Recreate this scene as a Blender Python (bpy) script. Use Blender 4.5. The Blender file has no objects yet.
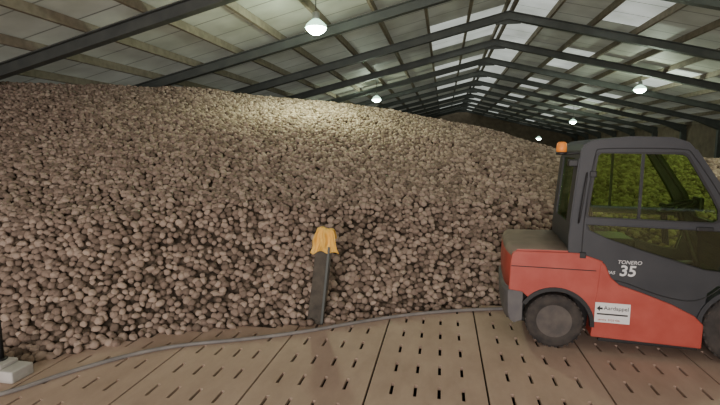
import bpy, bmesh, math, random
from mathutils import Vector, Matrix, noise
random.seed(4)
scene = bpy.context.scene
COL = scene.collection

# ------------------------------------------------------------------ helpers
def new_mat(name, color, rough=0.6, metal=0.0, noise_amt=0.0, noise_scale=8.0, color2=None, bump=0.0, bump_scale=60.0, spec=None):
    m = bpy.data.materials.new(name); m.use_nodes = True
    nt = m.node_tree; b = nt.nodes['Principled BSDF']
    b.inputs['Base Color'].default_value = (*color, 1)
    b.inputs['Roughness'].default_value = rough
    b.inputs['Metallic'].default_value = metal
    if spec is not None: b.inputs['Specular IOR Level'].default_value = spec
    tc = nt.nodes.new('ShaderNodeTexCoord')
    if color2 is not None:
        n = nt.nodes.new('ShaderNodeTexNoise'); n.inputs['Scale'].default_value = noise_scale
        n.inputs['Detail'].default_value = 5
        nt.links.new(tc.outputs['Object'], n.inputs['Vector'])
        r = nt.nodes.new('ShaderNodeValToRGB')
        r.color_ramp.elements[0].position = 0.35; r.color_ramp.elements[1].position = 0.68
        r.color_ramp.elements[0].color = (*color, 1); r.color_ramp.elements[1].color = (*color2, 1)
        nt.links.new(n.outputs['Fac'], r.inputs['Fac']); nt.links.new(r.outputs['Color'], b.inputs['Base Color'])
    if bump > 0:
        n2 = nt.nodes.new('ShaderNodeTexNoise'); n2.inputs['Scale'].default_value = bump_scale
        nt.links.new(tc.outputs['Object'], n2.inputs['Vector'])
        bp = nt.nodes.new('ShaderNodeBump'); bp.inputs['Strength'].default_value = bump; bp.inputs['Distance'].default_value = 0.01
        nt.links.new(n2.outputs['Fac'], bp.inputs['Height']); nt.links.new(bp.outputs['Normal'], b.inputs['Normal'])
    return m

def obj_from_bm(bm, name, mats, parent=None, smooth=False, loc=None):
    me = bpy.data.meshes.new(name)
    bmesh.ops.recalc_face_normals(bm, faces=bm.faces)
    bm.to_mesh(me); bm.free()
    for m in (mats if isinstance(mats, (list, tuple)) else [mats]): me.materials.append(m)
    if smooth:
        for p in me.polygons: p.use_smooth = True
    o = bpy.data.objects.new(name, me); COL.objects.link(o)
    if parent: o.parent = parent
    if loc: o.location = loc
    return o

def add_box(bm, x0, x1, y0, y1, z0, z1, mi=0):
    vs = [bm.verts.new(p) for p in [(x0,y0,z0),(x1,y0,z0),(x1,y1,z0),(x0,y1,z0),(x0,y0,z1),(x1,y0,z1),(x1,y1,z1),(x0,y1,z1)]]
    for f in [(0,3,2,1),(4,5,6,7),(0,1,5,4),(1,2,6,5),(2,3,7,6),(3,0,4,7)]:
        fc = bm.faces.new([vs[i] for i in f]); fc.material_index = mi
    return vs

def bevel_mod(o, w, seg=2):
    m = o.modifiers.new('bevel', 'BEVEL'); m.width = w; m.segments = seg; m.limit_method = 'ANGLE'; m.angle_limit = math.radians(35)
    return o

def box(name, x0,x1,y0,y1,z0,z1, mat, parent=None, bev=0.0):
    bm = bmesh.new(); add_box(bm, x0,x1,y0,y1,z0,z1)
    o = obj_from_bm(bm, name, mat, parent)
    if bev: bevel_mod(o, bev)
    return o

def plate(name, outer, holes, y0, y1, mat, parent=None, bev=0.0):
    """flat profile in XZ with holes, thickened from y0 to y1"""
    bm = bmesh.new(); edges = []
    for loop in [outer] + holes:
        vs = [bm.verts.new((p[0], y0, p[1])) for p in loop]
        for i in range(len(vs)): edges.append(bm.edges.new((vs[i], vs[(i+1) % len(vs)])))
    bmesh.ops.triangle_fill(bm, use_beauty=True, use_dissolve=False, edges=edges)
    faces = list(bm.faces)
    r = bmesh.ops.extrude_face_region(bm, geom=faces)
    for v in [g for g in r['geom'] if isinstance(g, bmesh.types.BMVert)]: v.co.y = y1
    # clean coplanar triangles
    bmesh.ops.dissolve_limit(bm, angle_limit=0.01, verts=bm.verts, edges=bm.edges) if not holes else None
    o = obj_from_bm(bm, name, mat, parent)
    if bev: bevel_mod(o, bev)
    return o

def tube(name, pts, r, mat, parent=None, cyclic=False, res=4):
    cu = bpy.data.curves.new(name, 'CURVE'); cu.dimensions = '3D'; cu.bevel_depth = r; cu.bevel_resolution = res
    cu.use_fill_caps = True
    sp = cu.splines.new('NURBS' if len(pts) > 3 else 'POLY'); sp.points.add(len(pts)-1)
    for i, p in enumerate(pts): sp.points[i].co = (*p, 1)
    if len(pts) > 3: sp.use_endpoint_u = True; sp.order_u = 3
    sp.use_cyclic_u = cyclic; sp.resolution_u = 8
    cu.materials.append(mat)
    o = bpy.data.objects.new(name, cu); COL.objects.link(o)
    if parent: o.parent = parent
    return o

def lathe(name, prof, mat, parent=None, loc=(0,0,0), axis='Z', seg=40, mats=None, mi=None):
    bm = bmesh.new(); rings = []
    for (r, h) in prof:
        ring = []
        for i in range(seg):
            a = 2*math.pi*i/seg; c, s = math.cos(a)*r, math.sin(a)*r
            ring.append(bm.verts.new((c, s, h) if axis == 'Z' else (c, h, s)))
        rings.append(ring)
    for j in range(len(rings)-1):
        for i in range(seg):
            f = bm.faces.new((rings[j][i], rings[j][(i+1) % seg], rings[j+1][(i+1) % seg], rings[j+1][i]))
            f.smooth = True
            if mi: f.material_index = mi[j]
    for rg in (rings[0], rings[-1]):
        try: bm.faces.new(rg)
        except Exception: pass
    bmesh.ops.remove_doubles(bm, verts=bm.verts, dist=1e-5)
    o = obj_from_bm(bm, name, mats or mat, parent, loc=loc)
    return o

def empty(name, loc=(0,0,0)):
    e = bpy.data.objects.new(name, None); e.location = loc; COL.objects.link(e); e.empty_display_size = 0.3
    return e

def interp(x, pts):
    if x <= pts[0][0]: return pts[0][1]
    for (a, b), (c, d) in zip(pts, pts[1:]):
        if x <= c: return b + (d-b)*(x-a)/(c-a)
    return pts[-1][1]

# ------------------------------------------------------------------ materials
M_steel = new_mat('painted_steel', (0.065,0.072,0.068), 0.55, 0.0, color2=(0.09,0.098,0.09), noise_scale=3)
M_timber = new_mat('purlin_timber', (0.22,0.19,0.14), 0.8, color2=(0.30,0.26,0.2), noise_scale=6)
M_concrete = new_mat('concrete', (0.42,0.40,0.37), 0.9, color2=(0.55,0.53,0.5), noise_scale=5, bump=0.3)
M_wallwood = new_mat('wall_boards', (0.18,0.14,0.10), 0.85, color2=(0.26,0.21,0.15), noise_scale=2)
M_dark = new_mat('dark_void', (0.02,0.016,0.013), 0.95)
M_red = new_mat('red_paint', (0.40,0.058,0.040), 0.48, color2=(0.47,0.092,0.068), noise_scale=4)
M_gray = new_mat('graphite_paint', (0.030,0.032,0.038), 0.5, color2=(0.042,0.044,0.049), noise_scale=3)
M_cw = new_mat('bumper_gray', (0.10,0.095,0.10), 0.6, color2=(0.15,0.14,0.135), noise_scale=5)
M_dust = new_mat('dusty_hood', (0.20,0.155,0.12), 0.75, color2=(0.27,0.21,0.16), noise_scale=5)
M_black = new_mat('black_plastic', (0.015,0.015,0.016), 0.5)
M_rubber = new_mat('tyre_rubber', (0.03,0.027,0.026), 0.85, color2=(0.07,0.058,0.05), noise_scale=9, bump=0.3)
M_rim = new_mat('wheel_rim', (0.07,0.06,0.055), 0.6, color2=(0.12,0.10,0.085), noise_scale=9)
M_white = new_mat('white_paint', (0.75,0.75,0.75), 0.5)
M_sticker = new_mat('sticker_white', (0.8,0.8,0.78), 0.4)
M_chrome = new_mat('bare_steel', (0.4,0.4,0.4), 0.35, 0.9)
M_cloth = new_mat('orange_cloth', (0.80,0.45,0.08), 0.9, color2=(0.90,0.57,0.15), noise_scale=9)
M_hose = new_mat('hose_rubber', (0.17,0.16,0.155), 0.55, color2=(0.26,0.24,0.225), noise_scale=5)
M_board = new_mat('old_board', (0.045,0.038,0.03), 0.8, color2=(0.10,0.085,0.065), noise_scale=7, bump=0.4)

def emis(name, c, s):
    m = bpy.data.materials.new(name); m.use_nodes = True
    b = m.node_tree.nodes['Principled BSDF']; b.inputs['Base Color'].default_value = (*c,1)
    b.inputs['Emission Color'].default_value = (*c,1); b.inputs['Emission Strength'].default_value = s
    return m
M_bulb = emis('lamp_glow', (0.78,1.0,0.84), 60)
M_amber = emis('amber_lens', (0.9,0.28,0.04), 0.12)
M_shade = emis('lamp_shade_glow', (0.62,1.0,0.74), 2.2)   # reflector given its own glow to imitate the lamp's glare
M_ballast = new_mat('lamp_ballast', (0.4,0.42,0.4), 0.4, 0.3)

def glass_mat():
    m = bpy.data.materials.new('tinted_glass'); m.use_nodes = True; nt = m.node_tree
    nt.nodes.remove(nt.nodes['Principled BSDF']); out = nt.nodes['Material Output']
    t = nt.nodes.new('ShaderNodeBsdfTransparent'); t.inputs['Color'].default_value = (0.82,0.93,0.68,1)
    g = nt.nodes.new('ShaderNodeBsdfGlossy'); g.inputs['Roughness'].default_value = 0.03
    mx = nt.nodes.new('ShaderNodeMixShader'); mx.inputs['Fac'].default_value = 0.08
    nt.links.new(t.outputs[0], mx.inputs[1]); nt.links.new(g.outputs[0], mx.inputs[2]); nt.links.new(mx.outputs[0], out.inputs['Surface'])
    return m
M_glass = glass_mat()

# floor material: dusty boards
def floor_mat():
    m = bpy.data.materials.new('dusty_floor_boards'); m.use_nodes = True; nt = m.node_tree; b = nt.nodes['Principled BSDF']
    b.inputs['Roughness'].default_value = 0.75
    tc = nt.nodes.new('ShaderNodeTexCoord')
    n = nt.nodes.new('ShaderNodeTexNoise'); n.inputs['Scale'].default_value = 1.6; n.inputs['Detail'].default_value = 8; n.inputs['Roughness'].default_value = 0.65
    mp = nt.nodes.new('ShaderNodeMapping'); mp.inputs['Scale'].default_value = (1.6,0.7,1)
    nt.links.new(tc.outputs['Object'], mp.inputs[0]); nt.links.new(mp.outputs[0], n.inputs['Vector'])
    r = nt.nodes.new('ShaderNodeValToRGB'); e = r.color_ramp.elements
    e[0].position = 0.3; e[0].color = (0.39,0.275,0.21,1); e[1].position = 0.7; e[1].color = (0.53,0.39,0.31,1)
    nt.links.new(n.outputs['Fac'], r.inputs['Fac']); nt.links.new(r.outputs['Color'], b.inputs['Base Color'])
    n2 = nt.nodes.new('ShaderNodeTexNoise'); n2.inputs['Scale'].default_value = 40
    nt.links.new(tc.outputs['Object'], n2.inputs['Vector'])
    bp = nt.nodes.new('ShaderNodeBump'); bp.inputs['Strength'].default_value = 0.2; bp.inputs['Distance'].default_value = 0.005
    nt.links.new(n2.outputs['Fac'], bp.inputs['Height']); nt.links.new(bp.outputs[0], b.inputs['Normal'])
    return m
M_floor = floor_mat()

def roof_mat(name, c, em):
    m = bpy.data.materials.new(name); m.use_nodes = True; nt = m.node_tree; b = nt.nodes['Principled BSDF']
    b.inputs['Roughness'].default_value = 0.6
    tc = nt.nodes.new('ShaderNodeTexCoord'); sp = nt.nodes.new('ShaderNodeSeparateXYZ'); nt.links.new(tc.outputs['Object'], sp.inputs[0])
    # sheet joints
    mu = nt.nodes.new('ShaderNodeMath'); mu.operation = 'MULTIPLY'; mu.inputs[1].default_value = 1/1.0
    fr = nt.nodes.new('ShaderNodeMath'); fr.operation = 'FRACT'; lt = nt.nodes.new('ShaderNodeMath'); lt.operation = 'LESS_THAN'; lt.inputs[1].default_value = 0.04
    nt.links.new(sp.outputs['Y'], mu.inputs[0]); nt.links.new(mu.outputs[0], fr.inputs[0]); nt.links.new(fr.outputs[0], lt.inputs[0])
    n = nt.nodes.new('ShaderNodeTexNoise'); n.inputs['Scale'].default_value = 0.9; n.inputs['Detail'].default_value = 6
    nt.links.new(tc.outputs['Object'], n.inputs['Vector'])
    r = nt.nodes.new('ShaderNodeValToRGB'); e = r.color_ramp.elements; e[0].position = .3; e[1].position = .7
    e[0].color = (c[0]*.65, c[1]*.65, c[2]*.62, 1); e[1].color = (*c, 1)
    nt.links.new(n.outputs['Fac'], r.inputs['Fac'])
    mx = nt.nodes.new('ShaderNodeMix'); mx.data_type = 'RGBA'
    nt.links.new(lt.outputs[0], mx.inputs['Factor']); nt.links.new(r.outputs['Color'], mx.inputs['A']); mx.inputs['B'].default_value = (c[0]*.35,c[1]*.35,c[2]*.33,1)
    nt.links.new(mx.outputs['Result'], b.inputs['Base Color'])
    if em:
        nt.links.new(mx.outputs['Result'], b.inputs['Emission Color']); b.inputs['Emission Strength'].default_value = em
    return m
M_roof = roof_mat('glowing_roof_sheet', (0.60,0.62,0.54), 0.12)  # opaque sheets with added emission, brightening the roof and filling the hall
M_sky = roof_mat('translucent_roof_sheet', (0.75,0.80,0.76), 0.75)

# ------------------------------------------------------------------ building shell
RX = 2.0; XL = -11.0; XR = 15.0; Y0 = -8.0; Y1 = 58.0
def zr(x): return 6.75 - 0.24*abs(x-RX)

# ceiling: rows of sheets between purlins, every few ones translucent
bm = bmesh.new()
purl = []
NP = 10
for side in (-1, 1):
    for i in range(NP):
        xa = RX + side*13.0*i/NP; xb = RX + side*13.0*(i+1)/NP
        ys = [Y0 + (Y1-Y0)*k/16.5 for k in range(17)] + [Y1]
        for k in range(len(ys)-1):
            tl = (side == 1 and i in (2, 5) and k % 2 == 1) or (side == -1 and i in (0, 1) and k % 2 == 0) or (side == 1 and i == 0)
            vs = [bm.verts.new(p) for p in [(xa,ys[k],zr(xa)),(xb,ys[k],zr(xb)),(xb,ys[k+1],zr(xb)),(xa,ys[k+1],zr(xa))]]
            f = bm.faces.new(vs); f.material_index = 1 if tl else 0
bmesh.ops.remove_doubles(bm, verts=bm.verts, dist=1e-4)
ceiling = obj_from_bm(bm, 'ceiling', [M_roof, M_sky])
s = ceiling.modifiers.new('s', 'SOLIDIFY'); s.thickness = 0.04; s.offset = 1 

bm = bmesh.new()
for side in (-1, 1):
    for i in range(0, NP+1):
        x = RX + side*(13.0*i/NP if i else 0.12)
        x = min(max(x, XL+0.06), XR-0.06)
        add_box(bm, x-0.04, x+0.04, Y0, Y1, zr(x)-0.20, zr(x)-0.012)
obj_from_bm(bm, 'roof_purlins', M_timber)

def portal(y):
    bm = bmesh.new()
    for side in (-1, 1):
        xe = XL+0.02 if side < 0 else XR-0.02
        prof = [(RX, 0.27), (RX + side*11.6, 0.27), (xe, 0.55)]
        # web
        def strip(ya, yb, ftop, fbot):
            prev = None
            for (x, d) in prof:
                t = zr(x)-0.205; zt = ftop(t, d); zb = fbot(t, d)
                ring = [bm.verts.new(p) for p in [(x,ya,zb),(x,yb,zb),(x,yb,zt),(x,ya,zt)]]
                if prev:
                    for q in range(4): bm.faces.new((prev[q], prev[(q+1)%4], ring[(q+1)%4], ring[q]))
                else: bm.faces.new(ring)
                prev = ring
            bm.faces.new(prev)
        strip(y-0.1, y+0.1, lambda t,d: t, lambda t,d: t-0.025)
        strip(y-0.012, y+0.012, lambda t,d: t-0.025, lambda t,d: t-d+0.025)
        strip(y-0.1, y+0.1, lambda t,d: t-d+0.025, lambda t,d: t-d)
        # column
        c = xe
        add_box(bm, min(c, c-side*0.3), max(c, c-side*0.3), y-0.1, y+0.1, 0.0, zr(c)-0.4)
    # apex plate
    add_box(bm, RX-0.4, RX+0.4, y-0.015, y+0.015, zr(RX)-0.62, zr(RX)-0.3)
    obj_from_bm(bm, 'portal_frame', M_steel)
for k in range(-3, 13): portal(8.3 + 3.95*k)

def wall_x(name, x0, x1):
    bm = bmesh.new()
    add_box(bm, x0, x1, Y0, Y1, 0, zr(XL)-0.0)
    return obj_from_bm(bm, name, M_wallwood)
wall_x('wall_left', XL-0.15, XL); wall_x('wall_right', XR, XR+0.15)
def gable(name, y0, y1, holes):
    return plate(name, [(XL,0),(XR,0),(XR,zr(XR)),(RX,zr(RX)),(XL,zr(XL))], holes, y0, y1, M_wallwood)
gable('wall_back', Y1, Y1+0.15, [])
gable('wall_front', Y0-0.15, Y0, [[(-5.6,0.02),(2.4,0.02),(2.4,4.2),(-5.6,4.2)]])

# ------------------------------------------------------------------ floor with ventilation slots (real openings)
PW = 1.022; X00 = -0.607
def make_floor():
    bm = bmesh.new()
    xs = []   # (x, kind of next interval)
    for p in range(-10, 15):
        a = X00 + p*PW
        g = 0.009
        br = [(a+g, 's')]
        for fr in (0.2, 0.4, 0.6, 0.8):
            c = a + PW*fr
            br += [(c-0.014, 'slot'), (c+0.014, 's')]
        br.append((a+PW-g, 'gap'))
        xs += br
    ys = []
    y = -7.6
    ROW = 0.40
    while y < 9.0:
        ys += [(y, 'slot'), (y+0.19, 's')]
        y += ROW
    ys.append((y, 's'))
    vmap = {}
    def V(x, y):
        k = (round(x,4), round(y,4))
        if k not in vmap: vmap[k] = bm.verts.new((x, y, 0))
        return vmap[k]
    for i in range(len(xs)-1):
        if xs[i][1] == 'gap': continue
        for j in range(len(ys)-1):
            if xs[i][1] == 'slot' and ys[j][1] == 'slot': continue
            x0, x1, y0, y1 = xs[i][0], xs[i+1][0], ys[j][0], ys[j+1][0]
            bm.faces.new((V(x0,y0), V(x1,y0), V(x1,y1), V(x0,y1)))
    o = obj_from_bm(bm, 'floor', M_floor)
    md = o.modifiers.new('s', 'SOLIDIFY'); md.thickness = 0.03; md.offset = -1
    for p in o.data.polygons:
        if p.normal.z < 0: p.flip()
    return o
make_floor()
bm = bmesh.new(); add_box(bm, XL, XR, Y0, Y1, -0.35, -0.25); obj_from_bm(bm, 'floor_subbase', M_dark)

# ------------------------------------------------------------------ potato pile
BASE = [(-11,3.50),(-4.6,3.52),(-3.95,3.62),(-3.25,4.35),(-2.5,4.72),(-1.7,4.97),(-1.2,5.2),(-0.5,5.62),(0.4,5.95),(0.9,6.2),(1.4,6.35),(8,6.5),(15,6.6)]
CY = [(-11,8.6),(-7.5,10),(-5,11.4),(-2.2,12),(2,12),(6,11.5),(15,11)]
CZ = [(-11,3.52),(-7.5,3.56),(-5.1,3.42),(-2.2,3.10),(-0.1,2.78),(1.4,2.46),(2.8,2.0),(5,1.90),(7,1.75),(15,1.5)]
def pile_z(x, y):
    b = interp(x, BASE); cy = interp(x, CY); cz = interp(x, CZ)
    b += 0.06*noise.noise(Vector((x*1.7, 0, 3)))
    if y < b: return -0.15*(b-y)/0.15
    y1 = b+1.25+0.18*noise.noise(Vector((x*0.6, 5, 1))); z1 = min(1.18, cz*0.5)
    if y < y1: z = z1*(y-b)/(y1-b)
    elif y < cy:
        t = (y-y1)/(cy-y1); z = z1 + (cz-z1)*(t + 0.05*math.sin(math.pi*t))
    else: z = cz - 0.03*min(y-cy, 12)
    fade = min(1, max(0, (y-b)/0.8))
    z += fade*(0.10*noise.noise(Vector((x*0.55, y*0.55, 0))) + 0.045*noise.noise(Vector((x*1.8, y*1.8, 7))))
    return min(z, zr(x)-0.32)
def pile():
    bm = bmesh.new(); st = 0.125
    ys = []; y = 3.0
    while y < 20: ys.append(y); y += st
    while y < Y1-0.3: ys.append(y); y += 1.5
    xa = XL+0.36; xb = XR-0.36
    n = int((xb-xa)/st)
    xs = [xa + (xb-xa)*i/n for i in range(n+1)]
    g = [[(x, yy, pile_z(x, yy)) for x in xs] for yy in ys]
    vm = {}
    def V(j, i):
        if (j,i) not in vm: vm[(j,i)] = bm.verts.new(g[j][i])
        return vm[(j,i)]
    for j in range(len(ys)-1):
        for i in range(len(xs)-1):
            zz = [g[j][i][2], g[j][i+1][2], g[j+1][i][2], g[j+1][i+1][2]]
            if max(zz) < 0.0: continue
            f = bm.faces.new((V(j,i), V(j,i+1), V(j+1,i+1), V(j+1,i))); f.smooth = True
    for v in bm.verts: v.co.z = max(v.co.z, 0.003)
    me = bpy.data.meshes.new('potato_pile'); bm.to_mesh(me); bm.free()
    o = bpy.data.objects.new('potato_pile', me); COL.objects.link(o)
    return o

def potato_mat(name, ispile):
    m = bpy.data.materials.new(name); m.use_nodes = True; nt = m.node_tree; b = nt.nodes['Principled BSDF']
    b.inputs['Roughness'].default_value = 0.85; b.inputs['Specular IOR Level'].default_value = 0.15
    r = nt.nodes.new('ShaderNodeValToRGB'); e = r.color_ramp.elements
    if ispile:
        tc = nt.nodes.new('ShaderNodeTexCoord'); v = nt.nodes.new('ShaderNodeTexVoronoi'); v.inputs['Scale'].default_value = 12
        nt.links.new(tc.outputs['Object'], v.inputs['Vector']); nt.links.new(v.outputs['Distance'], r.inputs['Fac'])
        e[0].position = 0.1; e[0].color = (0.18,0.135,0.10,1); e[1].position = 0.7; e[1].color = (0.04,0.03,0.022,1)  # shade in the gaps between potatoes, put into the colour
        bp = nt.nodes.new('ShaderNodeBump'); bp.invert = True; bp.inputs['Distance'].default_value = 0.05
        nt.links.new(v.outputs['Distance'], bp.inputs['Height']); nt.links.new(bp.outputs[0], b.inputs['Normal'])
    else:
        oi = nt.nodes.new('ShaderNodeObjectInfo')
        tc = nt.nodes.new('ShaderNodeTexCoord'); n = nt.nodes.new('ShaderNodeTexNoise'); n.inputs['Scale'].default_value = 14
        nt.links.new(tc.outputs['Object'], n.inputs['Vector'])
        ad = nt.nodes.new('ShaderNodeMath'); ad.operation = 'MULTIPLY_ADD'; ad.inputs[1].default_value = 0.35
        sb = nt.nodes.new('ShaderNodeMath'); sb.operation = 'MULTIPLY'; sb.inputs[1].default_value = 0.75
        nt.links.new(oi.outputs['Random'], sb.inputs[0]); nt.links.new(n.outputs['Fac'], ad.inputs[0]); nt.links.new(sb.outputs[0], ad.inputs[2])
        nt.links.new(ad.outputs[0], r.inputs['Fac'])
        e[0].position = 0.1; e[0].color = (0.13,0.096,0.074,1); e[1].position = 0.95; e[1].color = (0.43,0.335,0.27,1)
        k = e.new(0.5); k.color = (0.265,0.195,0.155,1)
    nt.links.new(r.outputs['Color'], b.inputs['Base Color'])
    return m
M_pile = potato_mat('potato_mass', True); M_pot = potato_mat('potato_skin', False)
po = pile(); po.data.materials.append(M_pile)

def potato_nodes():
    ng = bpy.data.node_groups.new('potatoes', 'GeometryNodeTree')
    ng.interface.new_socket('Geometry', in_out='INPUT', socket_type='NodeSocketGeometry')
    ng.interface.new_socket('Geometry', in_out='OUTPUT', socket_type='NodeSocketGeometry')
    N = ng.nodes.new; L = ng.links.new
    gi = N('NodeGroupInput'); go = N('NodeGroupOutput')
    gti = N('GeometryNodeGeometryToInstance')
    for k, (sc, off) in enumerate([((0.048,0.041,0.038), 0.0), ((0.044,0.042,0.040), 11.0), ((0.055,0.041,0.037), 23.0)]):
        ico = N('GeometryNodeMeshIcoSphere'); ico.inputs['Radius'].default_value = 1.0; ico.inputs['Subdivisions'].default_value = 3
        pos = N('GeometryNodeInputPosition')
        nz = N('ShaderNodeTexNoise'); nz.inputs['Scale'].default_value = 0.9; nz.inputs['Detail'].default_value = 1
        va = N('ShaderNodeVectorMath'); va.operation = 'ADD'; va.inputs[1].default_value = (off, off, off)
        L(pos.outputs[0], va.inputs[0]); L(va.outputs[0], nz.inputs['Vector'])
        mr = N('ShaderNodeMath'); mr.operation = 'MULTIPLY_ADD'; mr.inputs[1].default_value = 0.7; mr.inputs[2].default_value = 0.65
        L(nz.outputs[0], mr.inputs[0])
        sv = N('ShaderNodeVectorMath'); sv.operation = 'SCALE'; L(pos.outputs[0], sv.inputs[0]); L(mr.outputs[0], sv.inputs['Scale'])
        mv = N('ShaderNodeVectorMath'); mv.operation = 'MULTIPLY'; L(sv.outputs[0], mv.inputs[0]); mv.inputs[1].default_value = sc
        sp = N('GeometryNodeSetPosition'); L(ico.outputs['Mesh'], sp.inputs['Geometry']); L(mv.outputs[0], sp.inputs['Position'])
        sm = N('GeometryNodeSetShadeSmooth'); L(sp.outputs[0], sm.inputs['Geometry'])
        mt = N('GeometryNodeSetMaterial'); mt.inputs['Material'].default_value = M_pot; L(sm.outputs[0], mt.inputs['Geometry'])
        L(mt.outputs[0], gti.inputs[0])
    # restrict area
    pos = N('GeometryNodeInputPosition'); sx = N('ShaderNodeSeparateXYZ'); L(pos.outputs[0], sx.inputs[0])
    c1 = N('FunctionNodeCompare'); c1.data_type = 'FLOAT'; c1.operation = 'LESS_THAN'; L(sx.outputs['Y'], c1.inputs[0]); c1.inputs[1].default_value = 17.0
    d = N('GeometryNodeDistributePointsOnFaces'); d.distribute_method = 'POISSON'
    d.inputs['Distance Min'].default_value = 0.057; d.inputs['Density Max'].default_value = 800
    L(gi.outputs[0], d.inputs['Mesh']); L(c1.outputs[0], d.inputs['Selection'])
    # vertical jitter
    rv = N('FunctionNodeRandomValue'); rv.data_type = 'FLOAT_VECTOR'
    rv.inputs[0].default_value = (-0.006,-0.006,0.004); rv.inputs[1].default_value = (0.006,0.006,0.036)
    sp2 = N('GeometryNodeSetPosition'); L(d.outputs['Points'], sp2.inputs['Geometry']); L(rv.outputs[0], sp2.inputs['Offset'])
    ip = N('GeometryNodeInstanceOnPoints'); L(sp2.outputs[0], ip.inputs['Points']); L(gti.outputs[0], ip.inputs['Instance'])
    ip.inputs['Pick Instance'].default_value = True
    rr = N('FunctionNodeRandomValue'); rr.data_type = 'FLOAT_VECTOR'; rr.inputs[0].default_value = (-0.6,-0.6,0); rr.inputs[1].default_value = (0.6,0.6,6.283)
    er = N('FunctionNodeEulerToRotation'); L(rr.outputs[0], er.inputs[0]); L(er.outputs[0], ip.inputs['Rotation'])
    rs = N('FunctionNodeRandomValue'); rs.data_type = 'FLOAT'
    rs.inputs[2].default_value = 0.70; rs.inputs[3].default_value = 1.22; rs.inputs['Seed'].default_value = 5
    L(rs.outputs[1], ip.inputs['Scale'])
    j = N('GeometryNodeJoinGeometry'); L(gi.outputs[0], j.inputs[0]); L(ip.outputs[0], j.inputs[0]); L(j.outputs[0], go.inputs[0])
    return ng
md = po.modifiers.new('potatoes', 'NODES'); md.node_group = potato_nodes()

# ------------------------------------------------------------------ hose
tube('floor_hose', [(-4.3,2.3,0.02),(-3.62,2.94,0.02),(-3.43,3.33,0.02),(-3.08,3.80,0.02),(-2.72,4.10,0.02),(-2.04,4.38,0.02),(-1.47,4.70,0.02),(-1.0,5.04,0.02),(-0.5,5.36,0.02),(0.1,5.64,0.02),(0.76,5.84,0.02),(1.6,6.08,0.02)], 0.02, M_hose)

# ------------------------------------------------------------------ board with orange cloth
bw = empty('upright_board', (-1.455, 4.97, 0.0)); bw.rotation_euler = (math.radians(-3), math.radians(5.5), 0)
bm = bmesh.new()
prof = [(-0.11,0),( 0.085,0),(0.10,0.5),(0.105,1.0),(0.07,1.11),(-0.05,1.11),(-0.09,1.0),(-0.095,0.5)]
vs = [bm.verts.new((x,-0.02,z)) for x,z in prof]; f = bm.faces.new(vs)
r = bmesh.ops.extrude_face_region(bm, geom=[f])
for v in [g for g in r['geom'] if isinstance(g, bmesh.types.BMVert)]: v.co.y = 0.02
bevel_mod(obj_from_bm(bm, 'board_plank', M_board, bw), 0.006)
box('board_edge_rail', 0.06, 0.09, -0.045, -0.02, 0.02, 0.95, M_steel, bw, 0.004)
# cloth draped over the top
bm = bmesh.new(); NX, NZ = 44, 36; gr = []
for j in range(NZ+1):
    row = []
    t = j/NZ
    for i in range(NX+1):
        u = i/NX
        lenb = 0.14
        lenf = 0.33 - 0.07*abs(u-0.1) + 0.02*math.sin(u*11+0.6) + (0.05*(u-0.8)*5 if u > 0.8 else 0)
        s = -lenb + t*(lenb+lenf)
        a = abs(s)
        y = (0.030 if s < 0 else -0.030) * min(1, a/0.035)
        z = 1.175 - 0.02*min(1, a/0.035)**2 - max(0, a-0.03)
        k = min(1, a/0.14)
        fold = (0.024*math.sin(u*13+1.0+s*6) + 0.014*math.sin(u*27+2-s*12) + 0.007*math.sin(s*45+u*9))*k
        if s > 0: y -= 0.030 + max(-0.024, fold)
        else: y += abs(fold)
        w = 0.098 + 0.05*min(1, a/0.30)
        xx = (u-0.5)*2*w + 0.015 + (0.06*max(0,u-0.4)*min(1,a/0.3) if s > 0 else 0) + 0.006*math.sin(s*30+u*5)
        z += 0.012*math.sin(u*9)*(1-min(1,a/0.12)) - 0.05*abs(u-0.45)*(1-min(1,a/0.1))
        row.append(bm.verts.new((xx, y, z)))
    gr.append(row)
for j in range(NZ):
    for i in range(NX): bm.faces.new((gr[j][i], gr[j][i+1], gr[j+1][i+1], gr[j+1][i]))
cl = obj_from_bm(bm, 'orange_rag', M_cloth, bw, smooth=True)
m_ = cl.modifiers.new('s','SOLIDIFY'); m_.thickness = 0.004

# ------------------------------------------------------------------ kerb and post at left
kb = empty('concrete_kerb', (0,0,0))
box('kerb_block', -6.2, -3.72, 3.14, 3.36, 0.0, 0.11, M_concrete, kb, 0.012)
box('kerb_plinth', -6.2, -3.86, 3.16, 3.34, 0.11, 0.15, M_concrete, kb, 0.01)
sp_ = empty('steel_bollard', (-3.985, 3.27, 0.15))
lathe('bollard_post', [(0.035,0),(0.035,0.36),(0.03,0.385),(0.0,0.39)], M_black, sp_, seg=20)
lathe('bollard_flange', [(0.06,0),(0.06,0.012),(0.0,0.012)], M_black, sp_, seg=20)

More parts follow.
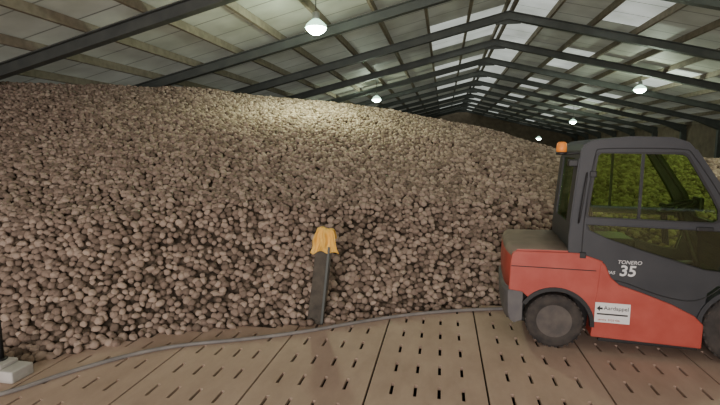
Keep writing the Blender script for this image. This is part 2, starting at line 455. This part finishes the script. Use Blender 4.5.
# ------------------------------------------------------------------ high bay lamps
def lamp(x, y, z, w):
    e = empty('high_bay_lamp', (x,y,z))
    lathe('lamp_reflector', [(0.24,-0.10),(0.22,-0.04),(0.15,0.03),(0.08,0.08)], M_shade, e, seg=28)
    lathe('lamp_ballast', [(0.075,0.07),(0.08,0.09),(0.08,0.22),(0.05,0.24),(0.0,0.24)], M_ballast, e, seg=24)
    lathe('lamp_bulb', [(0.0,-0.25),(0.08,-0.24),(0.15,-0.20),(0.21,-0.145),(0.225,-0.09),(0.0,-0.07)], M_bulb, e, seg=28)
    tube('lamp_rod', [(0,0,0.2),(0,0,zr(x)-z-0.02)], 0.012, M_steel, e)
    l = bpy.data.lights.new('lamp_light', 'SPOT'); l.energy = w; l.color = (0.88,1.0,0.52); l.spot_size = math.radians(165); l.spot_blend = 0.8; l.shadow_soft_size = 0.18
    o = bpy.data.objects.new('lamp_light', l); COL.objects.link(o); o.parent = e; o.location = (0,0,-0.28)
    l2 = bpy.data.lights.new('lamp_spill', 'POINT'); l2.energy = w*0.32; l2.color = (0.84,1.0,0.76); l2.shadow_soft_size = 0.12
    o2 = bpy.data.objects.new('lamp_spill', l2); COL.objects.link(o2); o2.parent = e; o2.location = (0,0,-0.40)
lamp(-2.84, 10.0, 4.80, 370)
lamp(-3.5, 23.6, 4.62, 420)
lamp(7.9, 20.8, 4.53, 600)
lamp(8.8, 34.0, 3.9, 500)
lamp(8.9, 46.0, 2.95, 300)
lamp(7.9, 8.0, 4.7, 560)  # unseen extra lamp, added to light the potatoes behind the forklift

# ------------------------------------------------------------------ forklift (x forward, y across, z up)
FK = empty('forklift', (1.17, 4.78, 0.0)); FK.rotation_euler = (0,0,math.radians(-4))
W = 1.2
def wheel(name, x, y, r, w, sgn):
    e = empty(name, (x, y, r)); e.parent = FK
    t = w/2
    lathe('tyre', [(r*0.60,-t*0.9),(r*0.66,-t),(r*0.9,-t),(r*0.985,-t*0.8),(r,-t*0.5),(r,t*0.5),(r*0.985,t*0.8),(r*0.9,t),(r*0.66,t),(r*0.60,t*0.9)], M_rubber, e, axis='Y', seg=56)
    s = sgn
    lathe('rim', [(r*0.62,s*t*0.92),(r*0.56,s*t*0.86),(r*0.52,s*t*0.5),(r*0.36,s*t*0.4),(r*0.30,s*t*0.55),(r*0.18,s*t*0.62),(r*0.16,s*t*0.85),(0.0,s*t*0.88)], M_rim, e, axis='Y', seg=40)
    lathe('rim_back', [(r*0.61,-s*t*0.8),(0.0,-s*t*0.75)], M_rim, e, axis='Y', seg=30)
    bm = bmesh.new()
    for k in range(6):
        a = k*math.pi/3
        mm = Matrix.Translation((math.cos(a)*r*0.42, s*t*0.50, math.sin(a)*r*0.42)) @ Matrix.Rotation(math.pi/2, 4, 'X')
        bmesh.ops.create_cone(bm, cap_ends=True, segments=6, radius1=0.014, radius2=0.014, depth=0.03, matrix=mm)
    obj_from_bm(bm, 'wheel_nuts', M_chrome, e)
    # tread lugs
    bm = bmesh.new()
    for k in range(30):
        a = 2*math.pi*k/30
        for sd in (-1, 1):
            mm = Matrix.Rotation(-a + (0.1 if sd > 0 else 0), 4, 'Y') @ Matrix.Translation((r*0.985, sd*t*0.55, 0)) @ Matrix.Diagonal((r*0.045, t*0.75, r*0.09, 1))
            bmesh.ops.create_cube(bm, size=1, matrix=mm)
    obj_from_bm(bm, 'tread_lugs', M_rubber, e)
wheel('wheel_rear_left', 0.0, 0.12, 0.285, 0.19, -1)
wheel('wheel_rear_right', 0.0, W-0.12, 0.285, 0.19, 1)
wheel('wheel_front_left', 1.70, 0.14, 0.36, 0.24, -1)
wheel('wheel_front_right', 1.70, W-0.14, 0.36, 0.24, 1)

# counterweight: lofted across Y, with rounded rear corners
def arc(cx, cz, r, a0, a1, n):
    return [(cx + r*math.cos(math.radians(a0+(a1-a0)*i/n)), cz + r*math.sin(math.radians(a0+(a1-a0)*i/n))) for i in range(n+1)]
def cw_profile(top, drop, rear):
    p = [(rear+0.06, 0.235), (rear+0.02, 0.27), (rear, 0.34), (rear-0.01, 0.56), (rear-0.005, 0.585), (rear+0.015, 0.60), (rear+0.008, 0.80), (rear+0.015, top-0.08), (rear+0.03, top-0.03), (rear+0.07, top), (-0.15, top+0.006), (0.12, top+0.01)]
    p += [(0.12, 0.60), (0.12, drop)]
    return p
def counterweight():
    NY = 18; bm = bmesh.new(); prev = None; sts = []
    for j in range(NY+1):
        v = -math.cos(math.pi*j/NY)       # -1..1
        y = W/2 + v*W/2
        k = abs(v)**5
        rear = -0.52 + 0.06*k
        top = 1.065 - 0.03*abs(v)**8
        pts = cw_profile(top, 0.45, rear)
        ring = [bm.verts.new((x, y, z)) for x, z in pts]
        if prev:
            n = len(ring)
            for q in range(n):
                f = bm.faces.new((prev[q], prev[(q+1)%n], ring[(q+1)%n], ring[q])); f.smooth = True
                zc = (ring[q].co.z + ring[(q+1)%n].co.z)/2
                f.material_index = 1 if zc < 0.59 else (2 if zc > 0.99 else 0)
        prev = ring; sts.append(ring)
    for rg in (sts[0], sts[-1]):
        f = bm.faces.new(rg)
    for v in bm.verts: v.co.y = 0.03 + (v.co.y/W)*(W-0.06)
    return bm
bm = counterweight()
bmesh.ops.bisect_plane(bm, geom=list(bm.verts)+list(bm.edges)+list(bm.faces), plane_co=(0,0,0.62), plane_no=(0,0,1), clear_inner=True)
ed = [e for e in bm.edges if e.is_boundary]
bmesh.ops.contextual_create(bm, geom=ed)
obj_from_bm(bm, 'counterweight_upper', [M_red, M_cw, M_dust], FK)
bm = counterweight()
bmesh.ops.bisect_plane(bm, geom=list(bm.verts)+list(bm.edges)+list(bm.faces), plane_co=(0,0,0.62), plane_no=(0,0,1), clear_outer=True)
bmesh.ops.bisect_plane(bm, geom=list(bm.verts)+list(bm.edges)+list(bm.faces), plane_co=(-0.32,0,0), plane_no=(1,0,0), clear_outer=True)
bmesh.ops.holes_fill(bm, edges=[e for e in bm.edges if e.is_boundary], sides=0)
obj_from_bm(bm, 'counterweight_bumper', [M_cw, M_cw, M_cw], FK)
# centre chassis between wheels
box('chassis', -0.34, 1.9, 0.28, W-0.28, 0.16, 0.64, M_black, FK, 0.02)
for nm, ya, yb in (('left', 0.004, 0.05), ('right', W-0.05, W-0.004)):
    a = arc(0.0, 0.285, 0.355, 0, 138, 16)
    pl = [(0.12,1.03),(-0.41,1.02),(-0.445,0.99),(-0.46,0.90),(-0.465,0.60),(-0.33,0.585)] 
    outer = [(0.42,0.30),(0.42,0.96),(0.20,1.03)] + pl + [p for p in reversed(a) if p[0] > -0.33 and p[1] > 0.3]
    plate('quarter_panel_'+nm, outer, [], ya, yb, M_red, FK, 0.01)
    a1 = arc(0.0, 0.285, 0.375, -2, 150, 18); a2 = arc(0.0, 0.285, 0.335, -2, 150, 18)
    plate('wheel_arch_trim_'+nm, a1 + list(reversed(a2)), [], ya-0.012 if nm == 'left' else ya, yb if nm == 'left' else yb+0.012, M_black, FK)
    low = [(0.345,0.17),(0.40,0.96),(0.44,0.93),(0.50,0.80),(0.58,0.73),(0.80,0.66),(1.05,0.57),(1.25,0.47),(1.33,0.39),(1.33,0.15)]
    plate('side_tank_panel_'+nm, low, [], ya-0.008 if nm == 'left' else ya, yb+0.17 if nm == 'left' else yb+0.008, M_red, FK, 0.012)
    box('step_tread_'+nm, 0.42, 1.30, ya+0.0, yb, 0.13, 0.165, M_black, FK, 0.005)
# panel seam above the wheel arch
tube('panel_seam', [(-0.45,-0.0,0.86),(0.36,-0.0,0.86)], 0.004, M_black, FK)

# ---- cab
CA = 0.02; CB = W-0.14
side_outer = [(0.13,0.70),(0.10,1.02),(0.095,1.20),(0.165,2.06),(0.19,2.115),(0.26,2.15),(0.60,2.185),(0.95,2.175),(1.08,2.13),(1.14,2.06),(1.46,1.58),(1.58,1.32),(1.66,1.05),(1.66,0.80),(1.42,0.78),(1.34,0.70),(1.32,0.40),(1.20,0.45),(1.0,0.55),(0.80,0.62),(0.55,0.70)]
win = [(0.245,1.42),(0.262,1.40),(1.34,1.385),(1.375,1.41),(1.37,1.50),(1.30,1.64),(1.08,2.01),(1.04,2.035),(0.33,2.04),(0.305,2.015)]
lowwin = [(0.25,1.325),(1.40,1.31),(1.47,1.27),(1.49,1.10),(1.44,0.92),(1.30,0.93),(1.05,1.00),(0.75,1.09),(0.45,1.19),(0.27,1.27)]
def shrink(loop, k):
    cx = sum(p[0] for p in loop)/len(loop); cz = sum(p[1] for p in loop)/len(loop)
    out = []
    for p in loop:
        d = Vector((cx-p[0], cz-p[1])); L = d.length
        out.append((p[0]+d.x/L*k, p[1]+d.y/L*k))
    return out
for nm, ya, yb in (('left', CA, CA+0.035), ('right', CB-0.035, CB)):
    plate('cab_side_'+nm, side_outer, [win, lowwin], ya, yb, M_gray, FK)
    yg = (ya+yb)/2
    plate('side_glass_'+nm, win, [], yg-0.002, yg+0.002, M_glass, FK)
    plate('lower_glass_'+nm, lowwin, [], yg-0.002, yg+0.002, M_glass, FK)
    o0, o1 = (ya-0.012, ya+0.006) if nm == 'left' else (yb-0.006, yb+0.012)
    plate('window_seal_'+nm, shrink(win,-0.014), [shrink(win,0.012)], o0, o1, M_black, FK)
    plate('lower_window_seal_'+nm, shrink(lowwin,-0.008), [shrink(lowwin,0.010)], o0, o1, M_black, FK)
    box('sliding_pane_bar_'+nm, 0.70, 0.725, yg-0.012, yg+0.012, 1.39, 2.04, M_black, FK)
    dl = [(0.225,0.80),(0.21,1.30),(0.285,2.05),(0.32,2.085),(1.06,2.08),(1.11,2.05),(1.42,1.58),(1.53,1.30),(1.56,1.00),(1.52,0.84),(1.28,0.60),(1.0,0.63),(0.78,0.70),(0.56,0.78)]
    yo = ya-0.002 if nm == 'left' else yb+0.002
    tube('door_gap_'+nm, [(x,yo,z) for x,z in dl], 0.0045, M_black, FK, cyclic=True)
def skin(name, pts, ya, yb, mat, th=0.03):
    bm = bmesh.new()
    a = [bm.verts.new((x,ya,z)) for x,z in pts]; b = [bm.verts.new((x,yb,z)) for x,z in pts]
    for i in range(len(pts)-1): bm.faces.new((a[i],a[i+1],b[i+1],b[i]))
    o = obj_from_bm(bm, name, mat, FK); m = o.modifiers.new('s','SOLIDIFY'); m.thickness = th; m.offset = 0
    return o
roofp = [(0.165,1.98),(0.17,2.06),(0.195,2.112),(0.26,2.145),(0.60,2.185),(0.95,2.175),(1.08,2.13),(1.14,2.06)]
skin('cab_roof', roofp, CA+0.01, CB-0.01, M_gray, 0.025)
skin('cab_rear_lower', [(0.14,0.70),(0.11,1.02),(0.105,1.20),(0.115,1.32)], CA+0.01, CB-0.01, M_gray)
skin('rear_glass', [(0.115,1.32),(0.165,1.98)], CA+0.20, CB-0.20, M_glass, 0.004)
for i, (a, b) in enumerate([(CA+0.01,CA+0.20),(CB-0.20,CB-0.01)]): skin('rear_pillar_%d'%(i+1), [(0.115,1.32),(0.165,1.98)], a, b, M_gray, 0.04)
skin('windscreen', [(1.14,2.06),(1.46,1.58),(1.58,1.32)], CA+0.06, CB-0.06, M_glass, 0.004)
for i, (a, b) in enumerate([(CA+0.01,CA+0.07),(CB-0.07,CB-0.01)]): skin('front_pillar_%d'%(i+1), [(1.14,2.06),(1.46,1.58),(1.58,1.32)], a, b, M_gray, 0.045)
skin('dash_cowl', [(1.58,1.32),(1.66,1.05),(1.66,0.80),(1.50,0.62)], CA+0.01, CB-0.01, M_gray)
box('cab_floor', 0.40, 1.62, 0.06, CB-0.04, 0.60, 0.645, M_black, FK)
box('engine_cover', 0.14, 0.80, 0.24, CB-0.12, 0.62, 1.02, M_black, FK, 0.04)
# seat
yc = (CA+CB)/2
box('seat_cushion', 0.32, 0.80, yc-0.24, yc+0.24, 1.02, 1.14, M_black, FK, 0.04)
sb_ = box('seat_back', -0.06, 0.06, yc-0.22, yc+0.22, 0.0, 0.46, M_black, FK, 0.045); sb_.location = (0.37,0,1.10); sb_.rotation_euler = (0, math.radians(-10), 0)
# steering wheel + column + levers
tube('steering_column', [(1.50,yc,0.75),(1.24,yc,1.44)], 0.03, M_black, FK)
bpy.ops.mesh.primitive_torus_add(major_radius=0.17, minor_radius=0.016, major_segments=40, minor_segments=10)
sw = bpy.context.object; sw.name = 'steering_wheel'; sw.data.materials.append(M_black); sw.parent = FK; sw.location = (1.22,yc,1.47); sw.rotation_euler = (0, math.radians(-22), 0)
for k in range(3):
    a = k*2.094
    tube('steering_spoke_%d'%k, [(1.22,yc,1.47),(1.22+0.165*math.cos(a)*0.93,yc+0.165*math.sin(a),1.47+0.165*math.cos(a)*0.37)], 0.011, M_black, FK)
box('instrument_display', 1.38, 1.42, 0.42, 0.60, 1.44, 1.58, M_black, FK, 0.01)
for k in range(4):
    x = 1.22; y = 0.80+0.05*k
    tube('hydraulic_lever_%d'%k, [(x+0.05,y,1.0),(x,y,1.42)], 0.009, M_black, FK)
    lathe('lever_knob_%d'%k, [(0.0,-0.025),(0.02,-0.012),(0.022,0.01),(0.0,0.028)], M_black, FK, loc=(x,y,1.44), seg=14)
box('door_handle', 1.20, 1.34, 0.0, 0.02, 1.305, 1.345, M_black, FK, 0.008)
for k, z in enumerate((0.98, 1.80)): box('door_hinge_%d'%k, 0.20+0.05*k, 0.26+0.05*k, 0.0, 0.03, z, z+0.06, M_black, FK, 0.006)
tube('grab_rail', [(0.175,0.02,1.34),(0.17,-0.03,1.36),(0.215,-0.03,1.80),(0.225,0.02,1.84)], 0.009, M_black, FK)
# beacon
tube('beacon_bracket', [(0.20,0.08,2.04),(0.06,0.08,2.03),(-0.02,0.08,2.03)], 0.012, M_black, FK)
lathe('beacon_base', [(0.0,-0.03),(0.05,-0.03),(0.055,0.0),(0.0,0.0)], M_black, FK, loc=(-0.01,0.08,2.045), seg=24)
lathe('beacon_lens', [(0.048,0.0),(0.05,0.03),(0.046,0.085),(0.03,0.10),(0.0,0.102)], M_amber, FK, loc=(-0.01,0.08,2.045), seg=24)
box('rear_light_cluster', 0.06, 0.16, 0.06, 0.14, 1.90, 1.97, M_black, FK, 0.01)
# lettering
def text(name, s, size, x, y, z, mat, shear=0.2):
    c = bpy.data.curves.new(name, 'FONT'); c.body = s; c.size = size; c.extrude = 0.0015; c.shear = shear
    c.materials.append(mat); o = bpy.data.objects.new(name, c); COL.objects.link(o); o.parent = FK
    o.location = (x, y, z); o.rotation_euler = (math.pi/2, 0, 0); return o
t = text('decal_number', '35', 0.15, 0.57, 0.012, 0.825, M_white, 0.1); t.data.offset = 0.003
text('decal_model', 'TONERO', 0.052, 0.55, 0.012, 0.945, M_white)
text('decal_hst', '8AS', 0.045, 0.46, 0.012, 0.835, M_white)
box('dealer_sticker', 0.37, 0.69, -0.010, -0.004, 0.335, 0.54, M_sticker, FK)
text('sticker_text', 'Aardappel', 0.055, 0.45, -0.012, 0.47, M_black, 0.0)
text('sticker_text_small', 'service  0123 456', 0.028, 0.40, -0.012, 0.355, M_red, 0.0)
plate('sticker_logo', [(0.385,0.48),(0.415,0.51),(0.415,0.49),(0.44,0.49),(0.44,0.47),(0.415,0.47),(0.415,0.45)], [], -0.013, -0.009, M_black, FK)
plate('sticker_stripe', [(0.39,0.43),(0.67,0.43),(0.67,0.415),(0.39,0.415)], [], -0.013, -0.009, M_black, FK)
# front fender
fa = arc(1.70,0.36,0.44,18,168,18); fb = arc(1.70,0.36,0.40,18,168,18)
for nm, ya, yb in (('left',0.0,0.27),('right',W-0.27,W)):
    plate('front_fender_'+nm, fa+list(reversed(fb)), [], ya, yb, M_gray, FK)
# mast, carriage, forks
for nm, ya in (('left',0.27),('right',W-0.35)):
    box('mast_rail_'+nm, 2.14, 2.28, ya, ya+0.08, 0.08, 2.12, M_black, FK, 0.006)
    box('mast_inner_'+nm, 2.20, 2.32, ya+(0.085 if nm=='left' else -0.065), ya+(0.145 if nm=='left' else -0.005), 0.08, 2.10, M_black, FK, 0.006)
    box('fork_blade_'+nm, 2.42, 3.55, ya+0.0, ya+0.12, 0.05, 0.09, M_black, FK, 0.006)
    box('fork_shank_'+nm, 2.40, 2.45, ya, ya+0.12, 0.05, 0.60, M_black, FK, 0.006)
for k, z in enumerate((0.20, 0.55)): box('carriage_bar_%d'%k, 2.34, 2.40, 0.12, W-0.12, z, z+0.09, M_black, FK, 0.006)
for k, z in enumerate((0.30, 1.2, 2.02)): box('mast_crosshead_%d'%k, 2.15, 2.20, 0.27, W-0.27, z, z+0.1, M_black, FK, 0.006)
box('front_axle', 1.62, 2.16, 0.26, W-0.26, 0.26, 0.46, M_black, FK, 0.02)

# ------------------------------------------------------------------ lighting
w = bpy.data.worlds.new('World'); scene.world = w; w.use_nodes = True
w.node_tree.nodes['Background'].inputs[0].default_value = (0.85,0.9,1.0,1); w.node_tree.nodes['Background'].inputs[1].default_value = 0.5
al = bpy.data.lights.new('doorway_daylight','AREA'); al.shape = 'RECTANGLE'; al.size = 7.6; al.size_y = 3.9; al.energy = 1200; al.color = (1.0,0.92,0.88)
ao = bpy.data.objects.new('doorway_daylight', al); COL.objects.link(ao); ao.location = (-1.6,-7.8,2.1); ao.rotation_euler = (math.radians(90),0,0)

# ------------------------------------------------------------------ camera
cam = bpy.data.cameras.new('camera'); co = bpy.data.objects.new('camera', cam); COL.objects.link(co)
cam.lens = 22.5; cam.sensor_width = 36; cam.clip_start = 0.05; cam.clip_end = 200
co.location = (0,0,2.1); co.rotation_euler = (math.radians(90-7.1), 0, math.radians(10.5))
scene.camera = co
